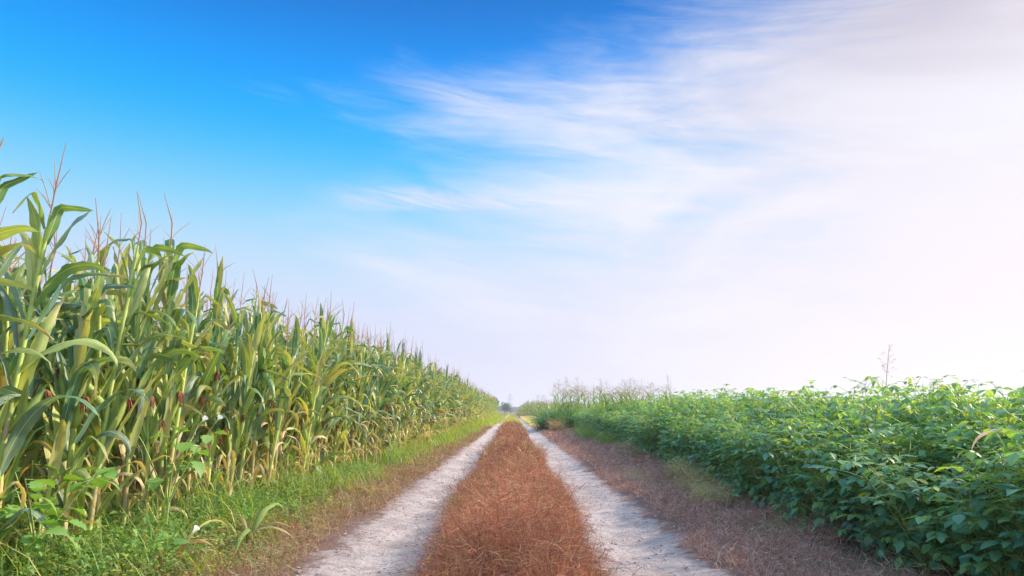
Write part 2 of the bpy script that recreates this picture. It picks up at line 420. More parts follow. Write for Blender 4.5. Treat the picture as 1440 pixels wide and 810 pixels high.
def corn_thing(i):
    st, fo, ta, ears, H = corn_parts(100 + i)
    root = thing('corn_plant', (0, 0, 0))
    ob('stalk', st, M_STALK, root); ob('foliage', fo, M_CORN, root); ob('tassel', ta, M_TASSEL, root)
    for g, sg in ears:
        e = ob('ear', g, M_HUSK, root); ob('silk', sg, M_DRYSTEM, e)
    register(root)
    return root
NPROTO = 14
corn_protos = [corn_thing(i) for i in range(NPROTO)]
used = set()
def corn_scale(y): return float(np.interp(y, [3, 6, 16, 90], [1.10, 1.07, 1.13, 1.26]))
def corn_row_x(y): return float(np.interp(y, [3, 7, 15, 55, 100], [-2.85, -2.62, -2.42, -2.36, -2.3]))
rows = [(0, 3.3, 36.0, .21), (1, 3.6, 18.5, .22), (2, 4.1, 16.5, .23)]
count = {0: 0, 1: 0, 2: 0}; placed = 0; first_row_end = {}
for r, y0, y1, dy in rows:
    y = y0
    while y < y1 and placed < 300:
        x = corn_row_x(y) - r * .55 + U(-.07, .07)
        k = int(rng.integers(0, NPROTO)); p = corn_protos[k]
        if k in used: o = copy_tree(p)
        else: o = p; used.add(k)
        s = corn_scale(y) * U(.90, 1.08)
        o.location = (x, y, gz(x, y) - .02); o.rotation_euler = (U(-.05, .05), U(-.06, .08), U(0, 6.28)); o.scale = (U(.95, 1.08) * min(s, 1.12),) * 2 + (s,)
        n = count[r]; count[r] += 1; placed += 1
        rn = ['front row along the grassy verge', 'second row behind the front row', 'third row inside the field'][r]
        if n < (20 if r == 0 else 8):
            lab = f'{ORD[n]} tall green corn plant from the camera in the {rn}'
        else:
            lab = ['tall green corn plant farther along the front row beyond the twentieth plant',
                   'tall corn plant farther along the second row, partly hidden by the front row',
                   'tall corn plant deep in the third row, mostly hidden by nearer rows'][r]
        tag(o, lab, 'corn plant', 'corn plants in the rows left of the track')
        y += dy * U(.85, 1.2)
    first_row_end[r] = y
# the rest of the corn as one mass
cf = Geo(); lods = []
for i in range(8):
    st, fo, ta, ears, H = corn_parts(500 + i, 1)
    g = Geo(); g.join(st); g.join(fo); g.join(ta)
    for e, _ in ears: g.join(e)
    lods.append(g)
def corn_mass(geo, pts, sfun):
    pts = np.array(pts); idx = rng.integers(0, 8, len(pts))
    for i in range(8):
        P = pts[idx == i]; n = len(P)
        s = np.array([sfun(p[1]) for p in P]) * rng.uniform(.93, 1.06, n)
        L = np.stack([P[:, 0], P[:, 1], ground_z(P[:, 0], P[:, 1]) - .02], 1)
        scatter(geo, lods[i], L, rng.uniform(0, 6.28, n), np.minimum(s, 1.15), rng.uniform(-.04, .04, (n, 2)), zs=s)
pts = []
for r in range(9):
    ya = -2.0
    while ya < 104:
        seg_skip = r < 3 and rows[r][1] - .05 < ya < first_row_end[r]
        if not seg_skip: pts.append((corn_row_x(ya) - r * .55 + U(-.08, .08), ya))
        ya += (.23 if ya < 40 else .30) * U(.85, 1.15) * (1 if r < 5 else 1.6)
corn_mass(cf, pts, corn_scale)
tag(ob('corn_field', cf, M_CORN), 'dense mass of green corn behind and beyond the nearer plants left of the track', 'corn field', kind='stuff')
cf = Geo(); pts = []
for r in range(12):
    ya = 108.0
    while ya < 330:
        pts.append((2.6 + r * .8 + U(-.15, .15), ya)); ya += (.5 if r < 4 else 1.0) * U(.8, 1.2)
for r in range(10):
    xa = 12.0
    while xa < 90:
        pts.append((xa, 108 + r * .8 + U(-.2, .2))); xa += .55 * U(.8, 1.2)
corn_mass(cf, pts, lambda y: 1.22)
tag(ob('distant_corn_field', cf, M_CORN), 'distant corn field with tan tassels right of the track beyond the beans', 'corn field', kind='stuff')

# ------------------------------------------------------------------ soybeans
BEANG = [(0.10, 0.26, 0.18), (0.125, 0.30, 0.19), (0.09, 0.25, 0.20), (0.16, 0.32, 0.14)]
def bean_parts(seed, lod=0):
    global rng
    keep = rng; rng = np.random.default_rng(seed)
    stem, fol, pods = Geo(), Geo(), Geo()
    nb = 6
    tops = []
    for b in range(nb):
        a = U(0, 6.28); sp = U(.05, .30) if b else 0.02; h = U(.85, 1.08) if b else 1.08
        zz = np.linspace(0, 1, 6)
        P = np.stack([math.cos(a) * sp * zz ** 1.2 - .12 * zz ** 2, math.sin(a) * sp * zz ** 1.2, h * zz], 1)
        tops.append(P)
        if lod == 0: tube(stem, P, np.linspace(.0055, .002, 6), jit((.20, .27, .09)), 5)
    n = 125 if lod == 0 else 40
    for i in range(n):
        P = tops[int(rng.integers(0, nb))]
        f = U(.02, 1.0) ** .8 if lod == 0 else U(.35, 1)
        b = np.array([np.interp(f, np.linspace(0, 1, 6), P[:, c]) for c in range(3)])
        a = U(0, 6.28); l = U(.10, .27) * (1 - .25 * f); el = U(R(15), R(68))
        d = np.array([math.cos(a) * math.cos(el), math.sin(a) * math.cos(el), math.sin(el)])
        e = b + d * l + np.array([0, 0, -.02])
        if e[2] > 1.24: e[2] = 1.24 - U(0, .10)
        if lod == 0: tube(stem, [b, b + d * l * .5, e], [.0028, .0022, .0016], jit((.42, .52, .16)), 3)
        else: tube(fol, [b, e], [.003, .002], jit((.30, .40, .13)), 3)
        c = jit(BEANG[int(rng.integers(0, 4))], .2, .1)
        if f > .85: c = (c[0] * 1.6, c[1] * 1.25, c[2] * .8)
        if U(0, 1) < .012: c = (.28, .34, .08)
        size = U(.052, .092) * (1.0 if f < .9 else .85) * (1 if lod == 0 else 1.35)
        droop = U(-.7, .25) if f > .3 else U(-1.3, -.3)
        for k, da in enumerate((0, 1.35, -1.35)):
            aa = a + da + U(-.25, .25); dr = droop + U(-.25, .25)
            dd = np.array([math.cos(aa) * math.cos(dr), math.sin(aa) * math.cos(dr), math.sin(dr)])
            up = np.array([U(-.35, .35), U(-.35, .35), 1.0]) + np.array([math.cos(aa), math.sin(aa), 0]) * .3
            leaflet(fol, e + dd * (.02 if k == 0 else .006), dd, up, size * (1.08 if k == 0 else .95), size * U(.52, .66), c, U(.1, .4), 'ovate' if lod == 0 else 'diamond')
    if lod == 0:
        for i in range(26):
            P = tops[int(rng.integers(0, nb))]; f = U(.3, .9)
            b = np.array([np.interp(f, np.linspace(0, 1, 6), P[:, c]) for c in range(3)]); a = U(0, 6.28)
            d = np.array([math.cos(a) * .7, math.sin(a) * .7, U(-.8, -.1)])
            tube(pods, [b, b + d * .015, b + d * .035, b + d * .055], [.001, .0052, .0055, .0012], jit((.22, .30, .09)), 5)
    rng = keep
    return stem, fol, pods
def bean_thing(i):
    s, f, p = bean_parts(900 + i)
    root = thing('soybean_plant', (0, 0, 0))
    s.join(p); ob('stem', s, M_STEM, root); ob('foliage', f, M_BEAN, root)
    register(root); return root
NB = 12
bean_protos = [bean_thing(i) for i in range(NB)]; used = set(); placed = 0
brow = [(0, 3.4, 34.5, .30), (1, 3.7, 27.5, .32), (2, 4.3, 26.5, .33), (3, 5.0, 20.0, .34)]; bend_ = {}
def bean_x(y): return float(np.interp(y, [3, 6, 11, 20, 35], [2.50, 2.55, 2.82, 3.12, 3.35]))
for r, y0, y1, dy in brow:
    y = y0; n = 0
    while y < y1 and placed < 300:
        x = bean_x(y) + r * .40 + U(-.07, .07)
        k = int(rng.integers(0, NB)); p = bean_protos[k]
        if k in used: o = copy_tree(p)
        else: o = p; used.add(k)
        s = U(.94, 1.14) * (1.04 if y < 12 else 1.10) * (.74, .92, 1.0, 1.04)[r] * (.90 if y < 4.8 else .97 if y < 7 else 1.0)
        o.location = (x, y, gz(x, y) - .01); o.rotation_euler = (U(-.08, .08), U(-.10, .06), U(0, 6.28)); o.scale = (1.12, 1.12, s)
        rn = ['front row beside the brown verge', 'second row behind the front row', 'third row inside the bean field', 'fourth row inside the bean field'][r]
        if n < (20 if r == 0 else 8): lab = f'{ORD[n]} bushy soybean plant from the camera in the {rn}'
        else: lab = ['bushy soybean plant farther along the front row beyond the twentieth plant', 'bushy soybean plant farther along the second row, seen above the front row',
                     'bushy soybean plant farther along the third row, only its top showing', 'bushy soybean plant farther along the fourth row, only its top showing'][r]
        tag(o, lab, 'soybean plant', 'soybean plants in the rows right of the track')
        n += 1; placed += 1; y += dy * U(.85, 1.2)
    bend_[r] = y
bf = Geo(); bl = [bean_parts(1500 + i, 1)[1] for i in range(6)]; pts = []
for r in range(34):
    y = -1.5
    while y < 104:
        x = bean_x(min(y, 35)) + r * .42 + U(-.1, .1)
        ok = not (r < 4 and brow[r][1] - .05 < y < bend_[r]) and (y < 45 or x > 7.5) and not (r < 2 and 34 < y)
        if ok: pts.append((x, y))
        y += (.36 if y < 30 else .55) * U(.85, 1.15) * (1 if r < 12 else 1.6)
    if y > 1e9: break
pts = np.array(pts); idx = rng.integers(0, 6, len(pts))
for i in range(6):
    P = pts[idx == i]; n = len(P)
    scatter(bf, bl[i], np.stack([P[:, 0], P[:, 1], ground_z(P[:, 0], P[:, 1]) - .01], 1), rng.uniform(0, 6.28, n), rng.uniform(1.05, 1.2, n), rng.uniform(-.08, .06, (n, 2)), zs=rng.uniform(.98, 1.14, n) * np.where(P[:, 1] < 4.6, .80, 1.0))
tag(ob('soybean_field', bf, M_BEAN), 'mass of soybean foliage filling the field beyond the nearer plants', 'soybean field', kind='stuff')

# ------------------------------------------------------------------ grasses (stuff)
def wires(geo, x, y, h, lean, wdt, segs, cols, branches=0, wig=.25, base=None):
    """thin ribbons: one per (x, y), vectorised; crooked, with side twigs"""
    n = len(x); z0 = ground_z(x, y) + .004 if base is None else base
    a = rng.uniform(0, 6.28, n); P = [np.stack([x, y, z0], 1)]
    d = np.stack([np.cos(a) * lean, np.sin(a) * lean, np.ones(n)], 1); d /= np.linalg.norm(d, axis=1)[:, None]
    for s in range(segs):
        d = d + rng.normal(0, wig, (n, 3)) * (1, 1, .5); d /= np.linalg.norm(d, axis=1)[:, None]
        P.append(P[-1] + d * (h / segs)[:, None])
    fa = rng.uniform(0, 3.14, n); S = np.stack([np.cos(fa), np.sin(fa), np.zeros(n)], 1)
    V = []
    for s, p in enumerate(P):
        w = (wdt * (1 - .75 * s / segs))[:, None] / 2
        V += [p - S * w, p + S * w]
    V = np.stack(V, 1); k = 2 * (segs + 1); off = (np.arange(n) * k)[:, None]
    Q = np.concatenate([off + np.array([2 * s, 2 * s + 1, 2 * s + 3, 2 * s + 2])[None] for s in range(segs)])
    geo.add(V.reshape(-1, 3), Q, None, np.repeat(cols, k, axis=0))
    for b in range(branches):
        i = rng.integers(1, segs + 1, n); st = np.stack(P, 1)[np.arange(n), i - 0]
        hb = h * rng.uniform(.25, .5, n)
        _twig(geo, st, hb, wdt * .7, cols)

def _twig(geo, st, h, wdt, cols):
    n = len(st); d = rng.normal(0, 1, (n, 3)) * (1, 1, .5) + (0, 0, .35); d /= np.linalg.norm(d, axis=1)[:, None]
    m = st + d * h[:, None] * .5; d2 = d + rng.normal(0, .4, (n, 3)); d2 /= np.linalg.norm(d2, axis=1)[:, None]; e = m + d2 * h[:, None] * .5
    fa = rng.uniform(0, 3.14, n); S = np.stack([np.cos(fa) * .7, np.sin(fa) * .7, np.full(n, .6)], 1) * (wdt / 2)[:, None]
    V = np.stack([st - S, st + S, m - S, m + S, e - S * .3, e + S * .3], 1); off = (np.arange(n) * 6)[:, None]
    Q = np.concatenate([off + np.array([0, 1, 3, 2]), off + np.array([2, 3, 5, 4])])
    geo.add(V.reshape(-1, 3), Q, None, np.repeat(cols, 6, axis=0))

def palette(n, cols, probs, v=.22, mix=None):
    c = np.array(cols)[rng.choice(len(cols), n, p=probs)]
    return c * rng.uniform(1 - v, 1 + v, (n, 1)) * rng.uniform(.92, 1.08, (n, 3))

REDS = [(0.36, 0.150, 0.092), (0.47, 0.22, 0.13), (0.18, 0.075, 0.055), (0.60, 0.38, 0.23), (0.34, 0.34, 0.12)]
g = Geo()
def strip_half(y): return .57 + .05 * np.sin(y * .9) + .10 * (vnoise(y * 0, y, 2.2, 9) - .5)
for (ya, yb, dens, w, h0, br) in ((3.3, 6.5, 5200, .0034, .29, 2), (6.5, 11, 3400, .0048, .28, 2), (11, 20, 1300, .009, .29, 2), (20, 47, 480, .018, .30, 1)):
    n = int((yb - ya) * 1.3 * dens); y = rng.uniform(ya, yb, n); x = rng.uniform(-.72, .72, n)
    hw = strip_half(y); keep = np.abs(x) < hw + rng.normal(0, .035, n)
    keep &= rng.uniform(0, 1, n) < -.05 + 1.5 * vnoise(x, y, .18, 21)
    x, y = x[keep], y[keep]; n = len(x)
    cl = vnoise(x, y, .30, 11); cl2 = vnoise(x, y, .7, 12)
    h = h0 * rng.uniform(.45, 1.15, n) * (.40 + 1.0 * cl) * np.clip(1.25 - .6 * (np.abs(x) / strip_half(y)) ** 3, .5, 1.2)
    c = palette(n, REDS, [.38, .29, .25, .06, .02])
    gm = (vnoise(x, y, .33, 13) > .70) & (rng.uniform(0, 1, n) < .30 * (y > 5.2)); c[gm] = palette(int(gm.sum()), [(.38, .40, .12), (.52, .44, .18)], [.5, .5])
    c *= (.7 + .6 * cl2)[:, None]
    out = np.clip(np.abs(x) / .6, 0, 1) ** 3
    wires(g, x, y, h, rng.uniform(.05, .6, n) + out * .5, np.full(n, w) * rng.uniform(.7, 1.3, n), 4 if ya < 11 else 3, c, br, .22)
tag(ob('dead_grass', g, M_REDGRASS), 'reddish brown dead grass strip growing between the two wheel tracks', 'dead grass', kind='stuff')

g = Geo()  # far end of the strip turns green and straw
n = 26000; y = 46 + 194 * rng.uniform(0, 1, n) ** 1.5 ; x = rng.uniform(-.6, .6, n)
c = palette(n, [(.38, .46, .10), (.55, .50, .18), (.40, .25, .14)], [.55, .35, .10])
wires(g, x, y, rng.uniform(.18, .38, n), rng.uniform(.1, .6, n), np.full(n, .035), 3, c, 0)
tag(ob('strip_grass', g, M_GRASS), 'yellow green grass on the far end of the middle strip', 'grass', kind='stuff')

# brown mats on both verges
VB = [(0.38, 0.21, 0.18), (0.48, 0.30, 0.26), (0.26, 0.15, 0.13), (0.60, 0.46, 0.36)]
g = Geo()
for (ya, yb, dens, w) in ((3.3, 7, 2300, .0042), (7, 12, 1500, .006), (12, 22, 700, .011), (22, 46, 260, .022)):
    # right verge
    n = int((yb - ya) * 1.9 * dens); y = rng.uniform(ya, yb, n); x = rng.uniform(1.2, 3.1, n)
    inner = 1.42 + .22 * (vnoise(y * 0, y, 1.7, 31) - .5) + .15 * (vnoise(x, y, .35, 32) - .5)
    keep = (x > inner + rng.normal(0, .05, n)) & (rng.uniform(0, 1, n) < .45 + .8 * vnoise(x, y, .22, 33))
    keep &= ~((y < 5.4) & (x > 2.15 + .2 * vnoise(x, y, .3, 34)) & (rng.uniform(0, 1, n) < .93))
    x, y = x[keep], y[keep]; n = len(x); cl = vnoise(x, y, .5, 35)
    h = rng.uniform(.05, .15, n) * (.5 + cl) * (1 + .5 * (x > 2.3))
    c = palette(n, VB, [.4, .3, .2, .1])
    pale = vnoise(x, y, .6, 36) + .25 * (x - 2.3) > .72; c[pale] = palette(int(pale.sum()), [(.50, .40, .26), (.40, .30, .2)], [.6, .4])
    wires(g, x, y, h, rng.uniform(.6, 2.6, n), np.full(n, w) * rng.uniform(.7, 1.3, n), 3, c, 2, .35)
    # left verge
    n = int((yb - ya) * 1.0 * dens); y = rng.uniform(ya, yb, n); x = -rng.uniform(1.2, 2.2, n)
    inner = np.interp(y, [3, 6, 7.5, 60], [1.45, 1.5, 1.42, 1.35]) + .25 * (vnoise(y * 0, y, 1.3, 41) - .5)
    keep = (-x > inner + rng.normal(0, .05, n)) & (rng.uniform(0, 1, n) < (.45 if ya < 6 else .6) + .6 * vnoise(x, y, .2, 43))
    x, y = x[keep], y[keep]; n = len(x)
    wires(g, x, y, rng.uniform(.05, .16, n), rng.uniform(.5, 2.2, n), np.full(n, w) * rng.uniform(.7, 1.3, n), 3,
          palette(n, [(0.30, 0.16, 0.10), (0.40, 0.27, 0.16), (.50, .40, .24), (.25, .26, .09)], [.35, .3, .2, .15]), 2, .35)
tag(ob('dry_verge_grass', g, M_REDGRASS), 'matted purplish brown dry grass along both verges of the track', 'dry grass', kind='stuff')

# litter on the wheel tracks
g = Geo(); n = 5200; y = 3.6 + 20 * rng.uniform(0, 1, n) ** 1.6; x = rng.choice([-1, 1], n) * rng.normal(.97, .30, n)
wires(g, x, y, rng.uniform(.02, .07, n), rng.uniform(2, 12, n), .003 + .0004 * y, 2, palette(n, [(.22, .13, .10), (.34, .2, .14), (.5, .42, .32)], [.5, .3, .2]), 0, .3)
tag(ob('straw_litter', g, M_REDGRASS), 'short bits of brown straw scattered on the pale wheel tracks', 'straw', kind='stuff')

g = Geo(); n = 2600; y = 3.5 + 16 * rng.uniform(0, 1, n) ** 1.5; x = rng.choice([-1, 1], n) * rng.normal(.98, .30, n); rr_ = .004 + .013 * rng.uniform(0, 1, n) ** 3
dirs = np.array([(1, 0, 0), (0, 1, 0), (-1, 0, 0), (0, -1, 0), (0, 0, 1), (0, 0, -1)], float)
V = dirs[None] * rr_[:, None, None] * rng.uniform(.55, 1.3, (n, 6, 1)); V = V * (1, 1, .7) + rng.normal(0, .15, (n, 6, 3)) * rr_[:, None, None]
V = V + np.stack([x, y, ground_z(x, y) + .006], 1)[:, None]; off = (np.arange(n) * 6)[:, None]
T_ = np.concatenate([off + np.array(t) for t in ((0, 1, 4), (1, 2, 4), (2, 3, 4), (3, 0, 4), (1, 0, 5), (2, 1, 5), (3, 2, 5), (0, 3, 5))])
g.add(V.reshape(-1, 3), None, T_, np.repeat(palette(n, [(.46, .38, .38), (.34, .27, .27), (.56, .48, .47)], [.5, .3, .2]), 6, axis=0))
tag(ob('soil_clods', g, M_BARK, smooth=False), 'small crumbs of dry soil lying on the wheel tracks', 'soil clods', kind='stuff')

# green grass of the left verge
GG = [(0.20, 0.36, 0.09), (0.26, 0.40, 0.09), (0.15, 0.31, 0.11), (0.40, 0.43, 0.13)]
def grass(geo, x, y, h, w, cols, segs=4, droop=1.0):
    n = len(x); z0 = ground_z(x, y); a = rng.uniform(0, 6.28, n); p = rng.uniform(R(55), R(85), n); P = [np.stack([x, y, z0], 1)]
    for s in range(segs):
        t = s / segs; pp = p - droop * rng.uniform(.5, 1.3, n) * t * 1.6
        P.append(P[-1] + np.stack([np.cos(a) * np.cos(pp), np.sin(a) * np.cos(pp), np.sin(pp)], 1) * (h / segs)[:, None])
    S = np.stack([-np.sin(a), np.cos(a), np.zeros(n)], 1); V = []
    for s, q in enumerate(P):
        ww = (w * (1 - (s / segs) ** 2 * .92))[:, None] / 2; V += [q - S * ww, q + S * ww]
    V = np.stack(V, 1); k = 2 * (segs + 1); off = (np.arange(n) * k)[:, None]
    Q = np.concatenate([off + np.array([2 * s, 2 * s + 1, 2 * s + 3, 2 * s + 2])[None] for s in range(segs)])
    geo.add(V.reshape(-1, 3), Q, None, np.repeat(cols, k, axis=0))
g = Geo()
for (ya, yb, dens, w) in ((3.6, 8, 900, .007), (8, 16, 800, .008), (16, 34, 380, .014), (34, 104, 140, .03)):
    n = int((yb - ya) * 1.6 * dens); y = rng.uniform(ya, yb, n); x = -rng.uniform(.9, 2.95, n)
    inner = np.interp(y, [3, 6, 8, 12, 45, 62, 110], [2.0, 2.0, 1.8, 1.65, 1.5, 1.15, 1.05]) + .45 * (vnoise(y * 0, y, 1.1, 51) - .5) + .5 * (vnoise(x, y, .5, 55) - .5)
    keep = (-x > inner + rng.normal(0, .05, n)) & (rng.uniform(0, 1, n) < -.05 + 1.3 * vnoise(x, y, .45, 52))
    x, y = x[keep], y[keep]; n = len(x)
    f = np.clip((-x - inner[keep]) / .7, 0, 1)
    h = rng.uniform(.10, .34, n) * (.55 + 2.0 * f) * (.35 + 1.3 * vnoise(x, y, .6, 53)) * np.interp(y, [3, 8, 50, 100], [.9, 1, 1, 1.3])
    c = palette(n, GG, [.35, .3, .15, .2]); yl = np.clip((y - 12) / 40, 0, 1)[:, None]; c = c * (1 - yl) + (c * (1.55, 1.28, .8)) * yl
    ed = ((f < .4) | (vnoise(x, y, .9, 54) > .68)) & (rng.uniform(0, 1, n) < .55); c[ed] = palette(int(ed.sum()), [(.42, .40, .15), (.34, .34, .12)], [.5, .5])
    grass(g, x, y, h, np.full(n, w) * rng.uniform(.6, 1.4, n), c)
tag(ob('verge_grass', g, M_GRASS), 'bright green verge grass at the foot of the corn', 'grass', kind='stuff')

g = Geo()  # right grass beyond the beans, sunlight brightened into its colours, and rough grass farther out
n = 26000; y = rng.uniform(46, 112, n); x = 1.35 + rng.uniform(0, 1, n) ** 1.3 * 8
c = palette(n, [(.42, .52, .10), (.60, .50, .24), (.52, .56, .12)], [.45, .2, .35]); st = vnoise(x, y, 9, 61) > .6
c[st] = palette(int(st.sum()), [(.64, .46, .30), (.60, .52, .26)], [.6, .4])
grass(g, x, y, rng.uniform(.2, .55, n), np.full(n, .03), c, 3)
n = 12000; y = rng.uniform(105, 420, n); x = rng.uniform(-14, 2.4, n); keep = (np.abs(x) > 1.1); x, y = x[keep], y[keep]; n = len(x)
grass(g, x, y, rng.uniform(.25, .5, n), np.full(n, .08), palette(n, [(.26, .33, .06), (.4, .36, .12)], [.6, .4]), 3)
tag(ob('meadow_grass', g, M_GRASS), 'sunlit yellow green grass beside the far end of the track', 'grass', kind='stuff')

# low broad-leaved ground weeds, left foreground
def sprig(seed, lod=0):
    global rng
    keep = rng; rng = np.random.default_rng(seed); g = Geo()
    for b in range(3):
        a = U(0, 6.28); h = U(.10, .20); P = [np.array([math.cos(a) * .08 * t, math.sin(a) * .08 * t, h * t]) for t in (0, .5, 1)]
        tube(g, P, [.002, .0016, .001], (.2, .26, .08), 3)
        for i in range(7):
            t = U(.2, 1); e = np.array([math.cos(a) * .08 * t, math.sin(a) * .08 * t, h * t]); aa = U(0, 6.28); dr = U(-.3, .6)
            d = np.array([math.cos(aa) * math.cos(dr), math.sin(aa) * math.cos(dr), math.sin(dr)]); s = U(.025, .055)
            leaflet(g, e, d, np.array([U(-.3, .3), U(-.3, .3), 1.]), s, s * U(.4, .75), jit((.21, .37, .10), .25, .15), .3, 'diamond' if U(0, 1) < .5 else 'ovate')
    rng = keep; return g
g = Geo(); sp = [sprig(2000 + i) for i in range(6)]
n = 4600; y = 3.7 + rng.uniform(0, 1, n) ** 1.3 * 7.5; x = -rng.uniform(1.35, 3.3, n)
inner = np.interp(y, [3.6, 5, 6.5, 8, 12], [1.5, 1.55, 1.6, 1.9, 2.0]) + .3 * (vnoise(y * 0, y, .7, 71) - .5)
keep = (-x > inner) & (rng.uniform(0, 1, n) < -.30 + 1.55 * vnoise(x, y, .4, 72)); x, y = x[keep], y[keep]; n = len(x); idx = rng.integers(0, 6, n)
for i in range(6):
    m = idx == i; k = int(m.sum()); f = np.clip((-x[m] - 1.6) / .8, 0, 1)
    tn = np.ones((k, 3)) * rng.uniform(.8, 1.2, (k, 1)); ye = rng.uniform(0, 1, k) < .35 * (1 - f) + .08; tn[ye] *= (1.7, 1.15, .9); rd = rng.uniform(0, 1, k) < .35 * (1 - f); tn[rd] *= (1.5, .6, .9)
    scatter(g, sp[i], np.stack([x[m], y[m], ground_z(x[m], y[m])], 1), rng.uniform(0, 6.28, k), .30 + .75 * f * rng.uniform(.4, 1.4, k), tint=tn, zs=.25 + 1.0 * f * rng.uniform(.2, 1.5, k))
tag(ob('ground_weeds', g, M_WEED), 'low leafy weeds covering the soil at the near left verge', 'weeds', kind='stuff')
g = Geo(); n = 260; y = 4.2 + rng.uniform(0, 1, n) * 16; x = rng.uniform(2.45, 3.0, n) + .012 * y; idx = rng.integers(0, 6, n)
for i in range(6):
    m = idx == i; k = int(m.sum()); scatter(g, sp[i], np.stack([x[m], y[m], ground_z(x[m], y[m])], 1), rng.uniform(0, 6.28, k), rng.uniform(.5, 1.1, k), tint=np.ones((k, 3)) * (.8, .85, .9))
tag(ob('weed_seedlings', g, M_WEED), 'small green weeds at the foot of the soybeans', 'weeds', kind='stuff')

# ------------------------------------------------------------------ single weeds and tufts
def thorn_apple(loc, h, seed, label, flowers=1, n=26, spread=.38):
    global rng
    keep = rng; rng = np.random.default_rng(seed)
    root = thing('thorn_apple', loc, label=label, cat='weed', group='jagged leaved weeds under the corn')
    st, fo = Geo(), Geo(); tips = []
    tube(st, [(0, 0, 0), (.01, 0, h * .4), (0, .01, h * .6)], [.009, .008, .006], (.30, .38, .12), 6)
    for b in range(5):
        a = b * 1.26 + U(-.3, .3); s = spread * U(.6, 1.1); P = [np.array([0, 0, h * .35]) + np.array([math.cos(a) * s * t, math.sin(a) * s * t, h * .65 * t ** .8 * U(.97, 1.03)]) for t in (0, .35, .7, 1)]
        tube(st, P, [.006, .005, .004, .0025], (.30, .40, .12), 5); tips.append(P)
    for i in range(n):
        P = tips[i % 5]; t = U(.15, 1) * 3; k = min(int(t), 2); e = P[k] * (1 - t + k) + P[k + 1] * (t - k); aa = U(0, 6.28); dr = U(-.5, .35)
        d = np.array([math.cos(aa) * math.cos(dr), math.sin(aa) * math.cos(dr), math.sin(dr)]); s = U(.10, .17)
        tube(st, [e, e + d * .03, e + d * .06], [.002, .0018, .0015], (.28, .38, .12), 3)
        leaflet(fo, e + d * .055, d, np.array([U(-.4, .4), U(-.4, .4), 1.]), s, s * .85, jit((.22, .40, .10), .18, .1), U(.1, .5), 'jag', .15)
    ob('stem', st, M_STALK, root); ob('foliage', fo, M_WEED, root)
    for f in range(flowers):
        e = tips[f][-1]; a = U(-.6, .9); d = np.array([math.cos(a) * .75, math.sin(a) * .3 - .3, .65]); d /= np.linalg.norm(d); g = Geo()
        tube(g, [e, e + d * .03, e + d * .06, e + d * .08, e + d * .092], [.003, .004, .006, .012, .021], np.array([(.5, .6, .3), (.7, .75, .55), (.8, .8, .76), (.85, .84, .84), (.85, .84, .86)]), 10)
        ob('flower', g, M_PETAL, root)
    rng = keep; return root
thorn_apple((-2.62, 3.95, .01), .66, 31, 'lush jagged leaved weed at the lower left corner in front of corn', 0, 40, .45)
thorn_apple((-2.95, 4.35, .01), .72, 35, 'bright green jagged leaved weed standing against the nearest corn stalks', 0, 30, .35)
thorn_apple((-2.22, 4.55, .01), .20, 32, 'low jagged leaved weed with one white flower near the bare soil', 1, 9, .2)
thorn_apple((-2.50, 5.15, .01), .90, 33, 'taller jagged leaved weed with two white trumpet flowers', 2, 18, .34)

def blades_thing(name, loc, seed, label, cat, group=None, n=40, h=(.5, .9), w=.012, cols=GG, mat=M_GRASS, spread=.12, bend=(.5, 1.6), across=2):
    global rng
    keep = rng; rng = np.random.default_rng(seed); g = Geo()
    for i in range(n):
        a = U(0, 6.28); q = U(0, spread); az = a + U(-.7, .7)
        blade(g, (math.cos(a) * q, math.sin(a) * q, 0), az, U(R(62), R(86)), U(*h), w * U(.7, 1.3), U(*bend), U(1.2, 2), 7, across, .3, 0, U(-.8, .8), C=jit(cols[int(rng.integers(0, len(cols)))], .2, .1), w0=.4)
    o = ob(name, g, mat); o.location = loc; tag(o, label, cat, group); rng = keep; return o

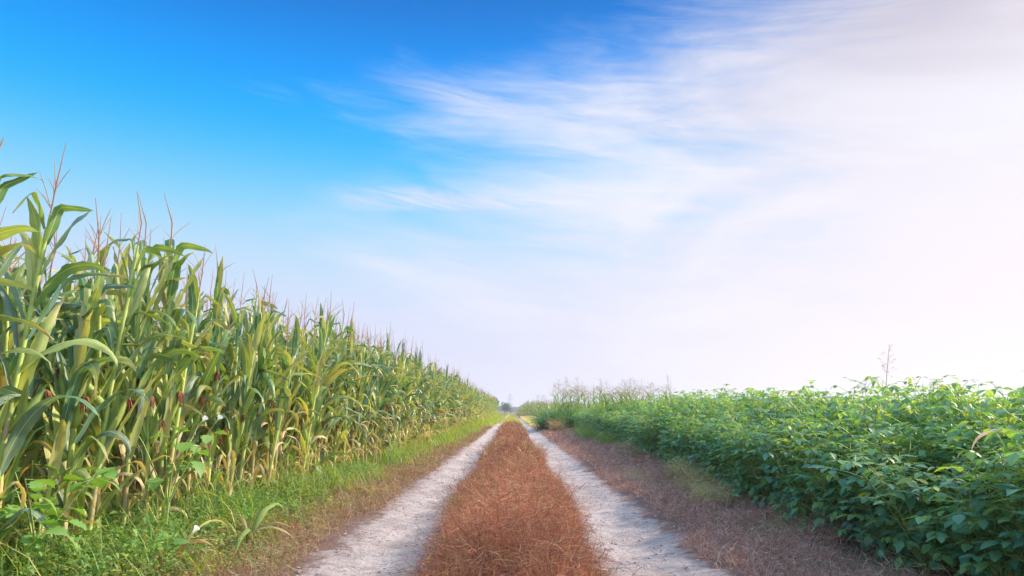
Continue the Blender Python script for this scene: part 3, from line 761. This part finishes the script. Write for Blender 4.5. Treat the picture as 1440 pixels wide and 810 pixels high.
def panicle_grass(loc, H, seed, label, group, nl=9, mat_head=M_TASSEL, pw=.12, px=.0022, leafc=None):
    """tall sorghum-like grass: culms with leaves and an airy pinkish head"""
    global rng
    keep = rng; rng = np.random.default_rng(seed)
    root = thing('seeding_grass', loc, label=label, cat='tall grass', group=group)
    st, fo, hd = Geo(), Geo(), Geo()
    for c in range(2 if nl > 3 else 1):
        hh = H * (1 if c == 0 else U(.82, .95)); a0 = U(0, 6.28); ln = U(.02, .10)
        pt = lambda z: np.array([math.cos(a0) * ln * z * z / H, math.sin(a0) * ln * z * z / H, z])
        tube(st, [pt(z) for z in np.linspace(0, hh, 7)], np.linspace(.008, px * .8, 7), jit((.30, .36, .12)), 4)
        for i in range(nl):
            az = U(0, 6.28); z = hh * (U(.3, .86) if px < .003 else U(.25, .74))
            blade(fo, pt(z), az, U(R(55), R(75)), U(.35, .6) * (1 if px < .003 else 1.5), .02 if px < .003 else .05, U(1.0, 2.2), 1.4, 7, 2, .3, 0, U(-.6, .6), C=leafc or jit((.17, .27, .07), .2), w0=.6)
        for i in range(30):
            z = hh * (1 - .26 * U(0, 1)); a = U(0, 6.28); l = pw * (.3 + (hh - z) / (hh * .26) * .9) * U(.6, 1.3); b = pt(z)
            P = [b, b + np.array([math.cos(a) * l * .5, math.sin(a) * l * .5, l * .55]), b + np.array([math.cos(a) * l, math.sin(a) * l, l * .7])]
            tube(hd, P, [px * .35, px * .35, px * .25], (.58, .50, .36), 3)
            for s in range(4):
                q = P[1] * U(0, 1) + P[2] * 0; u_ = U(.3, 1); q = P[1] * (1 - u_) + P[2] * u_; e = q + np.array([U(-1, 1), U(-1, 1), U(-.6, .8)]) * l * .22
                tube(hd, [q, (q + e) / 2, e], [px * .4, px * .95, px * .3], jit((.60, .46, .34), .2), 3)
    ob('culm', st, M_STEM, root)
    if fo.n: ob('foliage', fo, M_GRASS, root)
    ob('seed_head', hd, mat_head, root); rng = keep; return root
def at_px(px, zc): return (px - 720) / 960 * zc
for i, (px, Y, H) in enumerate([(757, 47, 2.1), (766, 43, 2.0), (784, 39, 2.75), (792, 40, 2.3), (800, 37.5, 2.6), (812, 37, 2.75), (806, 38.5, 2.4), (821, 35, 2.45),
                                (788, 37, 2.45), (796, 38, 2.2), (803, 36.5, 2.8), (815, 36, 2.3), (779, 41, 2.3), (826, 34, 2.1), (809, 40, 2.5), (832, 33, 2.2)]):
    panicle_grass((at_px(px, Y), Y, 0), H, 300 + i, 'tall seeding grass with pinkish heads above the dark weed thicket beyond the beans', 'seeding grasses in the far thicket', pw=.3, px=.005)
for i, (px, Y, H) in enumerate([(838, 27, 2.1), (846, 26, 2.2), (858, 25, 1.9), (872, 24.5, 2.05), (881, 24, 2.1), (888, 25, 2.2), (897, 22.5, 2.0), (910, 22, 1.9), (868, 28, 2.1),
                                (851, 24, 1.85), (864, 23, 1.8), (878, 26, 1.95), (893, 23.5, 2.1), (902, 21, 1.75), (917, 20.5, 1.8), (926, 19.5, 1.7), (842, 28, 2.0), (885, 22, 1.8), (935, 19, 1.72), (855, 29, 2.3)]):
    panicle_grass((at_px(px, Y) , Y, 0), H, 330 + i, 'tall seeding grass rising through the soybeans at middle distance', 'seeding grasses among the soybeans', pw=.22, px=.0034)
panicle_grass((4.0, 7.55, 0), 1.72, 360, 'lone seed head standing above the nearer soybeans against the pale sky', None, nl=0, pw=.12, px=.0022)
for i, (x, y, h, n) in enumerate([(3.05, 13.6, 1.55, 26), (2.95, 14.3, 1.4, 20)]):
    blades_thing('coarse_grass', (x, y, 0), 400 + i, ['pale green arching coarse grass leaning out of the bean row', 'second coarse grass clump just behind the arching one'][i], 'coarse grass', 'coarse grass clumps in the bean row', n, (h * .7, h * 1.15), .03, [(.20, .32, .09), (.26, .38, .10), (.34, .40, .12)], spread=.10, bend=(1.0, 2.6))
panicle_grass((3.25, 14.0, 0), 1.75, 361, 'seeding grass standing in the coarse arching grass of the bean row', None, nl=6, pw=.1, px=.003)
# dark thicket
k = 0
for x, y, h in [(1.75, 36.5, 1.15), (2.1, 36.0, 1.45), (2.6, 35.6, 1.6), (3.0, 36.4, 1.65), (2.3, 37.6, 1.6), (2.9, 38.0, 1.7), (2.0, 38.8, 1.4), (3.5, 36.8, 1.7), (2.5, 40.0, 1.6), (3.2, 40.5, 1.6), (3.9, 37.5, 1.6), (2.2, 41.8, 1.4), (3.8, 39.5, 1.6), (2.9, 42.5, 1.5), (4.3, 38.5, 1.7)]:
    blades_thing('weed_clump', (x, y, 0), 430 + k, 'dark green grassy clump in the thicket that closes the bean rows', 'weed clump', 'grassy clumps of the far thicket', 150, (h * .55, h * 1.15), .045, [(.11, .25, .10), (.15, .30, .11), (.09, .22, .12)], spread=.35, bend=(.8, 2.4), across=1); k += 1

def feather_weed(loc, seed, h, label, cols, group='feathery weeds along the right verge', n=170, r=.28, w=.004, cat='weed'):
    global rng
    keep = rng; rng = np.random.default_rng(seed); g = Geo()
    a = rng.uniform(0, 6.28, n); q = r * rng.uniform(0, 1, n) ** .6
    x, y = np.cos(a) * q, np.sin(a) * q; hh = h * rng.uniform(.55, 1.1, n) * (1 - .45 * (q / r) ** 2)
    wires(g, x, y, hh, rng.uniform(.1, .5, n) + q / r * .5, np.full(n, w), 5, palette(n, cols, [1 / len(cols)] * len(cols)), 6, .2, base=np.zeros(n))
    o = ob('feathery_weed', g, M_GRASS); o.location = loc; tag(o, label, cat, group); rng = keep; return o
FW = [(.17, .30, .07), (.22, .34, .08), (.28, .36, .10)]
DW = [(.45, .40, .20), (.36, .34, .16), (.5, .42, .28)]
for i, (x, y, h, c, lab) in enumerate([
        (2.75, 26.5, .62, FW, 'farthest light green feathery weed before the bean row'), (2.95, 24.6, .66, FW, 'light green feathery weed between the farthest one and the beans'),
        (2.55, 22.8, .6, FW, 'bright feathery weed spreading toward the wheel track'), (2.95, 21.0, .6, FW, 'rounded feathery weed touching the bean leaves'),
        (2.62, 19.2, .5, FW, 'nearest bright green feathery weed on the brown verge'),
        (2.75, 16.2, .42, DW, 'pale straw coloured tuft behind the near dry tufts'), (2.95, 14.9, .45, DW, 'pale dry tuft at the foot of the coarse arching grass'),
        (2.5, 10.2, .36, DW, 'straw coloured dry tuft half way along the brown verge'), (2.35, 8.9, .34, DW, 'dry greyish tuft nearer the camera on the brown verge'), (2.15, 7.6, .30, DW, 'nearest dry tuft on the brown verge'),
        (2.15, 33.6, .85, [(.38, .26, .16), (.42, .30, .18)], 'dead brown tuft standing in front of the dark thicket')]):
    feather_weed((x, y, gz(x, y)), 600 + i, h, lab, c, w=.003 + .0003 * y, r=.30 if h > .35 else .24)
for i, (x, y) in enumerate([(2.85, 12.6), (3.0, 13.1), (2.7, 13.3)]):
    g = Geo(); rr = np.random.default_rng(80 + i)
    for j in range(9):
        a = rr.uniform(0, 6.28); el = rr.uniform(.4, 1.1); leaflet(g, np.zeros(3), np.array([math.cos(a) * math.cos(el), math.sin(a) * math.cos(el), math.sin(el)]), np.array([0, 0, 1.]), rr.uniform(.2, .32), .09, (.10, .26, .10), .5)
    o = ob('dock_weed', g, M_WEED); o.location = (x, y, gz(x, y))
    tag(o, ['nearest rosette of broad upright green leaves below the coarse grass', 'broad leaved rosette tucked against the bean leaves', 'broad leaved rosette nearest the wheel track below the coarse grass'][i], 'weed', 'broad leaved rosettes below the coarse grass')

# fallen, dried corn leaves at the left foreground
def dry_bundle(loc, seed, label, n, L, cols, name='dry_corn_leaves', p=(.2, 1.2), bend=(1.2, 3.0), w=.03, az=None):
    global rng
    keep = rng; rng = np.random.default_rng(seed); g = Geo()
    for i in range(n):
        a = U(0, 6.28) if az is None else az + U(-.5, .5)
        blade(g, (U(-.05, .05), U(-.05, .05), .015), a, U(*p), L * U(.6, 1.2), w * U(.5, 1.3), U(*bend), 1.2, 12, 2, .7, .12, U(-3, 3), C=jit(cols[i % len(cols)], .15), side=U(-.8, .8))
    V = g.V
    for v in V: v[:, 2] = np.maximum(v[:, 2], .012 + .02 * np.abs(np.sin(v[:, 0] * 40)))
    o = ob(name, g, M_DRYLEAF); o.location = loc; tag(o, label, 'dry leaves', 'fallen corn leaves on the left verge'); rng = keep; return o
STR = [(.55, .42, .20), (.48, .34, .18), (.42, .38, .14)]
dry_bundle((-2.18, 4.62, .03), 71, 'straw coloured curled corn leaves looping up from the verge soil', 14, .62, STR, p=(.5, 1.4), bend=(1.6, 3.0))
dry_bundle((-2.75, 4.55, .01), 72, 'flat pale corn leaf lying on soil below the jagged weeds', 4, .55, [(.40, .42, .14), (.5, .4, .2)], p=(.05, .4), bend=(.2, .7), w=.05, az=0.1)
dry_bundle((-2.0, 5.35, .01), 73, 'drooping half green corn leaf with a dried brown tip', 6, .62, [(.22, .30, .09), (.40, .32, .16)], p=(.8, 1.4), bend=(1.6, 2.6), w=.06)
dry_bundle((-1.75, 8.6, .01), 74, 'small heap of dry straw at the edge of the brown verge band', 12, .35, STR, p=(.1, .9))
dry_bundle((-1.9, 7.1, .01), 75, 'bleached straw pieces beside the wheel track', 10, .32, STR, p=(.1, .9))
g = Geo(); tube(g, [(0, 0, 0), (.02, .01, .5), (0, .02, .93), (-.02, 0, 1.02)], [.006, .005, .004, .003], (.5, .42, .24), 5)
blade(g, (-.02, 0, 1.0), 2.9, 1.05, .36, .026, 2.5, 1.0, 14, 2, .6, .12, 2.2, C=(.68, .50, .40), side=-.4)
blade(g, (0, .02, .55), 2.5, .9, .34, .02, 2.9, 1.0, 12, 2, .6, .12, 3.0, C=(.45, .33, .24), side=.9)
o = ob('withered_grass', g, M_DRYLEAF); o.location = (2.80, 3.76, -.17)
tag(o, 'withered grass stem with a curled pale pink leaf hanging in front of the nearest soybeans', 'dry grass')
dry_bundle((2.32, 4.15, .02), 77, 'brown dead stems lying under the nearest soybeans', 7, .45, [(.22, .14, .10), (.3, .2, .14)], 'dead_stems', w=.008)['group'] = ''
for o in COL.objects:
    if o.get('group') == '': del o['group']

# ------------------------------------------------------------------ far trees, tree line, pylon
def tree(loc, h, w, seed, label, n=900):
    global rng
    keep = rng; rng = np.random.default_rng(seed)
    root = thing('tree', loc, label=label, cat='tree', group='trees beyond the end of the corn')
    tr, cr = Geo(), Geo()
    tube(tr, [(0, 0, 0), (.1, 0, h * .25), (0, .1, h * .5), (.1, 0, h * .85)], [h * .035, h * .028, h * .02, h * .008], (.16, .13, .11), 7)
    blobs = []
    for i in range(9):
        a = U(0, 6.28); q = w * .5 * U(.2, .75); z = h * U(.35, .85); blobs.append((np.array([math.cos(a) * q, math.sin(a) * q, z]), w * U(.16, .28)))
        tube(tr, [(0, 0, h * .3), np.array([math.cos(a) * q * .5, math.sin(a) * q * .5, (z + h * .3) / 2]), blobs[-1][0]], [h * .015, h * .01, h * .004], (.16, .13, .11), 5)
    for i in range(n):
        c, r = blobs[i % 9]; d = rng.normal(0, 1, 3); d /= np.linalg.norm(d); p = c + d * r * U(.5, 1.1)
        dd = rng.normal(0, 1, 3); s = U(.25, .5) * h / 5; leaflet(cr, p, dd, rng.normal(0, 1, 3), s, s * .6, jit((.07, .13, .05), .35, .15), .2, 'diamond')
    ob('trunk', tr, M_BARK, root); ob('crown', cr, M_TREE, root); rng = keep
for i, (x, y, h, w, lab) in enumerate([
        (-4.6, 205, 4.6, 3.6, 'nearest small rounded tree peeping past the far end of the corn'), (-2.6, 250, 4.4, 4.2, 'low bushy tree at the left edge of the vanishing track'),
        (-6.8, 260, 6.5, 5, 'taller tree mostly hidden by the far end of the corn'), (-0.9, 330, 3.6, 5, 'hazy low tree where the track disappears')]):
    tree((x, y, 0), h, w, 700 + i, lab)
g = Geo(); n = 16000
x = rng.uniform(-700, 700, n); y = 800 + rng.uniform(0, 30, n); hh = 2 + 4 * vnoise(x, y * 0, 45, 5) + 2 * vnoise(x, y * 0, 12, 6)
z = hh * rng.uniform(0, 1, n) ** .7
for s_ in (3.2,):
    A = rng.normal(0, 1, (n, 3)); A /= np.linalg.norm(A, axis=1)[:, None]; B = np.cross(A, rng.normal(0, 1, (n, 3))); B /= np.linalg.norm(B, axis=1)[:, None]
    P = np.stack([x, y, z], 1); V = np.stack([P - A * s_, P - B * s_ * .6, P + A * s_, P + B * s_ * .6], 1); off = (np.arange(n) * 4)[:, None]
    g.add(V.reshape(-1, 3), off + np.arange(4)[None], None, np.repeat(palette(n, [(.05, .09, .05), (.07, .11, .05)], [.5, .5]), 4, axis=0))
tag(ob('treeline', g, M_TREE, smooth=False), 'low hazy treeline on the horizon', 'treeline', kind='stuff')

def pylon(loc, H, label):
    root = thing('power_pylon', loc, label=label, cat='pylon')
    tw, arm = Geo(), Geo(); c = (.34, .35, .37); b = H * .09; lv = np.linspace(0, H, 10)
    wd = lambda z: b * (1 - z / H) ** 1.1 + .35
    for sx in (-1, 1):
        for sy in (-1, 1): tube(tw, [(sx * wd(z), sy * wd(z), z) for z in lv], .13, c, 4)
    for i in range(9):
        z0, z1 = lv[i], lv[i + 1]; a, d = wd(z0), wd(z1)
        for s in (-1, 1):
            tube(tw, [(-a, s * a, z0), (d, s * d, z1)], .07, c, 3); tube(tw, [(a, s * a, z0), (-d, s * d, z1)], .07, c, 3)
            tube(tw, [(s * a, -a, z0), (s * d, d, z1)], .07, c, 3); tube(tw, [(s * a, a, z0), (s * d, -d, z1)], .07, c, 3)
    for z, l in ((H * .68, H * .17), (H * .82, H * .13), (H * .94, H * .09)):
        g = Geo()
        for s in (-1, 1):
            tube(g, [(0, 0, z), (s * l, 0, z)], .12, c, 4); tube(g, [(0, 0, z + H * .05), (s * l, 0, z)], .10, c, 4)
            tube(g, [(s * l, 0, z), (s * l, 0, z - 1.2)], .08, (.2, .2, .2), 4)
        ob('cross_arm', g, M_STEEL, root)
    ob('lattice_tower', tw, M_STEEL, root)
pylon((-2.2, 760, 0), 20.5, 'faint lattice power pylon beyond the vanishing point of the track')

# ------------------------------------------------------------------ air
g = Geo(); X0, X1, Y0, Y1, Z0, Z1 = -1300, 1300, -1300, 1300, -1.5, 23
g.add([(x, y, z) for z in (Z0, Z1) for x, y in ((X0, Y0), (X1, Y0), (X1, Y1), (X0, Y1))], [(3, 2, 1, 0), (4, 5, 6, 7), (0, 1, 5, 4), (1, 2, 6, 5), (2, 3, 7, 6), (3, 0, 4, 7)])
hm, hn = nt_new('haze_air'); pv = N(hn, 'ShaderNodeVolumePrincipled'); pv.inputs['Color'].default_value = (.86, .88, 1.0, 1); pv.inputs['Density'].default_value = HAZE; pv.inputs['Anisotropy'].default_value = 0.3
hn.links.new(pv.outputs[0], N(hn, 'ShaderNodeOutputMaterial').inputs['Volume'])
tag(ob('haze', g, hm, smooth=False), 'thin pale haze over the fields', 'haze', kind='stuff')

# ------------------------------------------------------------------ sky, sun, camera
SUN_AZ, SUN_EL = R(66), R(32)      # azimuth from +Y towards +X
w = bpy.data.worlds.new('World'); sc.world = w; w.use_nodes = True
nt = w.node_tree; nt.nodes.clear(); L = nt.links.new
sky = N(nt, 'ShaderNodeTexSky', sky_type='NISHITA'); sky.sun_disc = False
sky.sun_elevation = SUN_EL; sky.sun_rotation = SUN_AZ; sky.air_density = 1.0; sky.dust_density = 0.6; sky.ozone_density = 3.0
SKY = 0.10; SKYK = 0.62
vm = nt.nodes.new('ShaderNodeVectorMath'); vm.operation = 'SCALE'; L(sky.outputs[0], vm.inputs[0]); vm.inputs['Scale'].default_value = SKY
hs = N(nt, 'ShaderNodeHueSaturation'); hs.inputs['Saturation'].default_value = 1.5; L(vm.outputs[0], hs.inputs['Color'])
tc = N(nt, 'ShaderNodeTexCoord'); sx = N(nt, 'ShaderNodeSeparateXYZ'); L(tc.outputs['Generated'], sx.inputs[0])
az = math_n(nt, 'ARCTAN2', sx.outputs[0], sx.outputs[1]); el = math_n(nt, 'ARCSINE', sx.outputs[2])
# deep polarised blue away from the sun, thinning into haze towards the horizon
clear = nt.nodes.new('ShaderNodeValToRGB'); cr = clear.color_ramp; cr.interpolation = 'B_SPLINE'
L(math_n(nt, 'DIVIDE', el, R(45)), clear.inputs[0])
pts_ = [(0.0, (.76, .77, .98)), (.16, (.66, .78, 1.0)), (.28, (.52, .78, 1.06)), (.38, (.22, .68, 1.12)), (.48, (.015, .50, 1.14)), (.58, (.0, .38, 1.08)), (.69, (.0, .22, .78)), (.80, (.0, .14, .55)), (1.0, (.0, .08, .40))]
while len(cr.elements) < len(pts_): cr.elements.new(.5)
for e, (p_, c_) in zip(cr.elements, pts_): e.position = p_; e.color = (*c_, 1)
base = mixc(nt, 0.96, hs.outputs[0], clear.outputs[0])
# high thin cloud: streaks in (azimuth, elevation)
def cl_noise(su, sv, det, dist, off=0.0, tilt=0.0):
    cb = N(nt, 'ShaderNodeCombineXYZ')
    L(math_n(nt, 'MULTIPLY', az, su), cb.inputs[0]); L(math_n(nt, 'MULTIPLY', math_n(nt, 'MULTIPLY_ADD', az, tilt, el), sv), cb.inputs[1]); cb.inputs[2].default_value = off
    n_ = N(nt, 'ShaderNodeTexNoise', i_Scale=1.0, i_Detail=float(det), i_Roughness=0.58, i_Distortion=dist); L(cb.outputs[0], n_.inputs['Vector']); return n_.outputs['Fac']
nA = cl_noise(2.2, 9.0, 7, .6, 1.3, .10); nB = cl_noise(5.0, 34.0, 8, 1.2, 4.1, .12); nC = cl_noise(1.4, 3.0, 3, .2, 7.7)
# boundary of the cloud sheet: azimuth where it starts, as a function of elevation
bound = math_n(nt, 'MULTIPLY_ADD', smooth(nt, el, R(24), R(34)), R(24), R(-9))
gap = math_n(nt, 'SUBTRACT', 1.0, smooth(nt, math_n(nt, 'ABSOLUTE', math_n(nt, 'SUBTRACT', el, R(20.3))), 0.0, R(3.2)))
bound = math_n(nt, 'MULTIPLY_ADD', gap, R(9), bound)
m1 = math_n(nt, 'SUBTRACT', az, bound)
m1 = math_n(nt, 'ADD', m1, math_n(nt, 'MULTIPLY', math_n(nt, 'SUBTRACT', nA, .5), 1.1))
m1 = math_n(nt, 'ADD', m1, math_n(nt, 'MULTIPLY', math_n(nt, 'SUBTRACT', nB, .5), .48))
cloud = smooth(nt, m1, -.22, .62)
def wisp(e0, slope, a0, a1, a2, a3, wid, k):
    c_ = math_n(nt, 'MULTIPLY_ADD', az, -slope, math_n(nt, 'SUBTRACT', el, R(e0)))
    c_ = math_n(nt, 'ADD', c_, math_n(nt, 'MULTIPLY', math_n(nt, 'SUBTRACT', nA, .5), .05))
    f_ = math_n(nt, 'SUBTRACT', 1.0, smooth(nt, math_n(nt, 'ABSOLUTE', c_), 0.0, R(wid)))
    f_ = math_n(nt, 'MULTIPLY', f_, math_n(nt, 'MULTIPLY', smooth(nt, az, R(a0), R(a1)), math_n(nt, 'SUBTRACT', 1.0, smooth(nt, az, R(a2), R(a3)))))
    return math_n(nt, 'MULTIPLY', math_n(nt, 'MULTIPLY', f_, smooth(nt, nB, .25, .65)), k)
for w_ in (wisp(17.6, .02, -19, -9, 8, 20, 1.7, 1.0), wisp(25.6, -.10, -15, -4, 6, 16, 1.6, .8), wisp(22.5, -.12, -9, 0, 8, 18, 1.2, .6), wisp(7.6, .0, 15, 20, 24, 31, .5, .9)):
    cloud = math_n(nt, 'MAXIMUM', cloud, w_)
lav = mixc(nt, smooth(nt, az, R(-5), R(42)), (.80, .80, .97), (.97, .90, .97))
lav = mixc(nt, smooth(nt, el, R(14), R(44)), lav, mixc(nt, smooth(nt, az, R(0), R(36)), (.26, .48, .84), (.34, .30, .39)))
lav = mixc(nt, math_n(nt, 'MULTIPLY', smooth(nt, nA, .42, .68), .55), lav, (1.0, .98, 1.03))
skyc = mixc(nt, math_n(nt, 'MULTIPLY', cloud, .95), base, lav)
# low haze
hz = math_n(nt, 'SUBTRACT', 1.0, smooth(nt, el, R(-2), R(17)))
hz = math_n(nt, 'MULTIPLY', hz, .85)
skyc = mixc(nt, hz, skyc, mixc(nt, smooth(nt, az, R(-20), R(40)), (.76, .76, .96), (1.0, .93, .97)))
# unseen bright sky added above and behind for fill, and the aureole round the sun
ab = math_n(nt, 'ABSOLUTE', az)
fill_veil = math_n(nt, 'MAXIMUM', smooth(nt, el, R(36), R(60)), smooth(nt, ab, R(55), R(110)))
fill_veil = math_n(nt, 'MULTIPLY', fill_veil, smooth(nt, nA, .25, .6))
skyc = mixc(nt, fill_veil, skyc, (1.15, 1.7, 2.3))
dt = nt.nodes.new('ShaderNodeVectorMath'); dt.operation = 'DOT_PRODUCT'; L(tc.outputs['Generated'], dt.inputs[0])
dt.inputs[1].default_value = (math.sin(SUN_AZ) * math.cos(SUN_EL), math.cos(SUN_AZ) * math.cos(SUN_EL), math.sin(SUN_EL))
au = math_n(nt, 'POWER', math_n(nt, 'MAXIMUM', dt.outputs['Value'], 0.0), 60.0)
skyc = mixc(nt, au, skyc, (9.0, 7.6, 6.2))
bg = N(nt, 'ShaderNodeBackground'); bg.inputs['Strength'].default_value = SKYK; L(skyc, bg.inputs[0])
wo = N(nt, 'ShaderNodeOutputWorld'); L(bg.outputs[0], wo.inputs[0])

ld = bpy.data.lights.new('sun', 'SUN'); ld.energy = 4.4; ld.angle = R(2.5); ld.color = (1.0, .84, .62)
lo = bpy.data.objects.new('sun', ld); COL.objects.link(lo)
dirv = Vector((math.sin(SUN_AZ) * math.cos(SUN_EL), math.cos(SUN_AZ) * math.cos(SUN_EL), math.sin(SUN_EL)))
lo.rotation_euler = dirv.to_track_quat('Z', 'Y').to_euler(); lo.location = dirv * 30

cd = bpy.data.cameras.new('camera'); cd.lens = 24; cd.sensor_width = 36; cd.clip_end = 6000; cd.clip_start = .05
co = bpy.data.objects.new('camera', cd); COL.objects.link(co); co.location = (0, 0, 1.0); co.rotation_euler = (R(90 + 10.26), 0, 0)
sc.camera = co
vs = sc.view_settings; sc.display_settings.display_device = 'sRGB'; vs.view_transform = 'Standard'; vs.look = 'None'; vs.gamma = 1; vs.exposure = 0.7; vs.use_curve_mapping = False
cy = sc.cycles; cy.max_bounces = 7; cy.diffuse_bounces = 4; cy.transmission_bounces = 5; cy.glossy_bounces = 2; cy.sample_clamp_indirect = 6
try: cy.use_denoising = True; cy.denoiser = 'OPENIMAGEDENOISE'
except Exception: pass
cy.use_adaptive_sampling = True; cy.adaptive_threshold = 0.01
sc.render.use_persistent_data = False
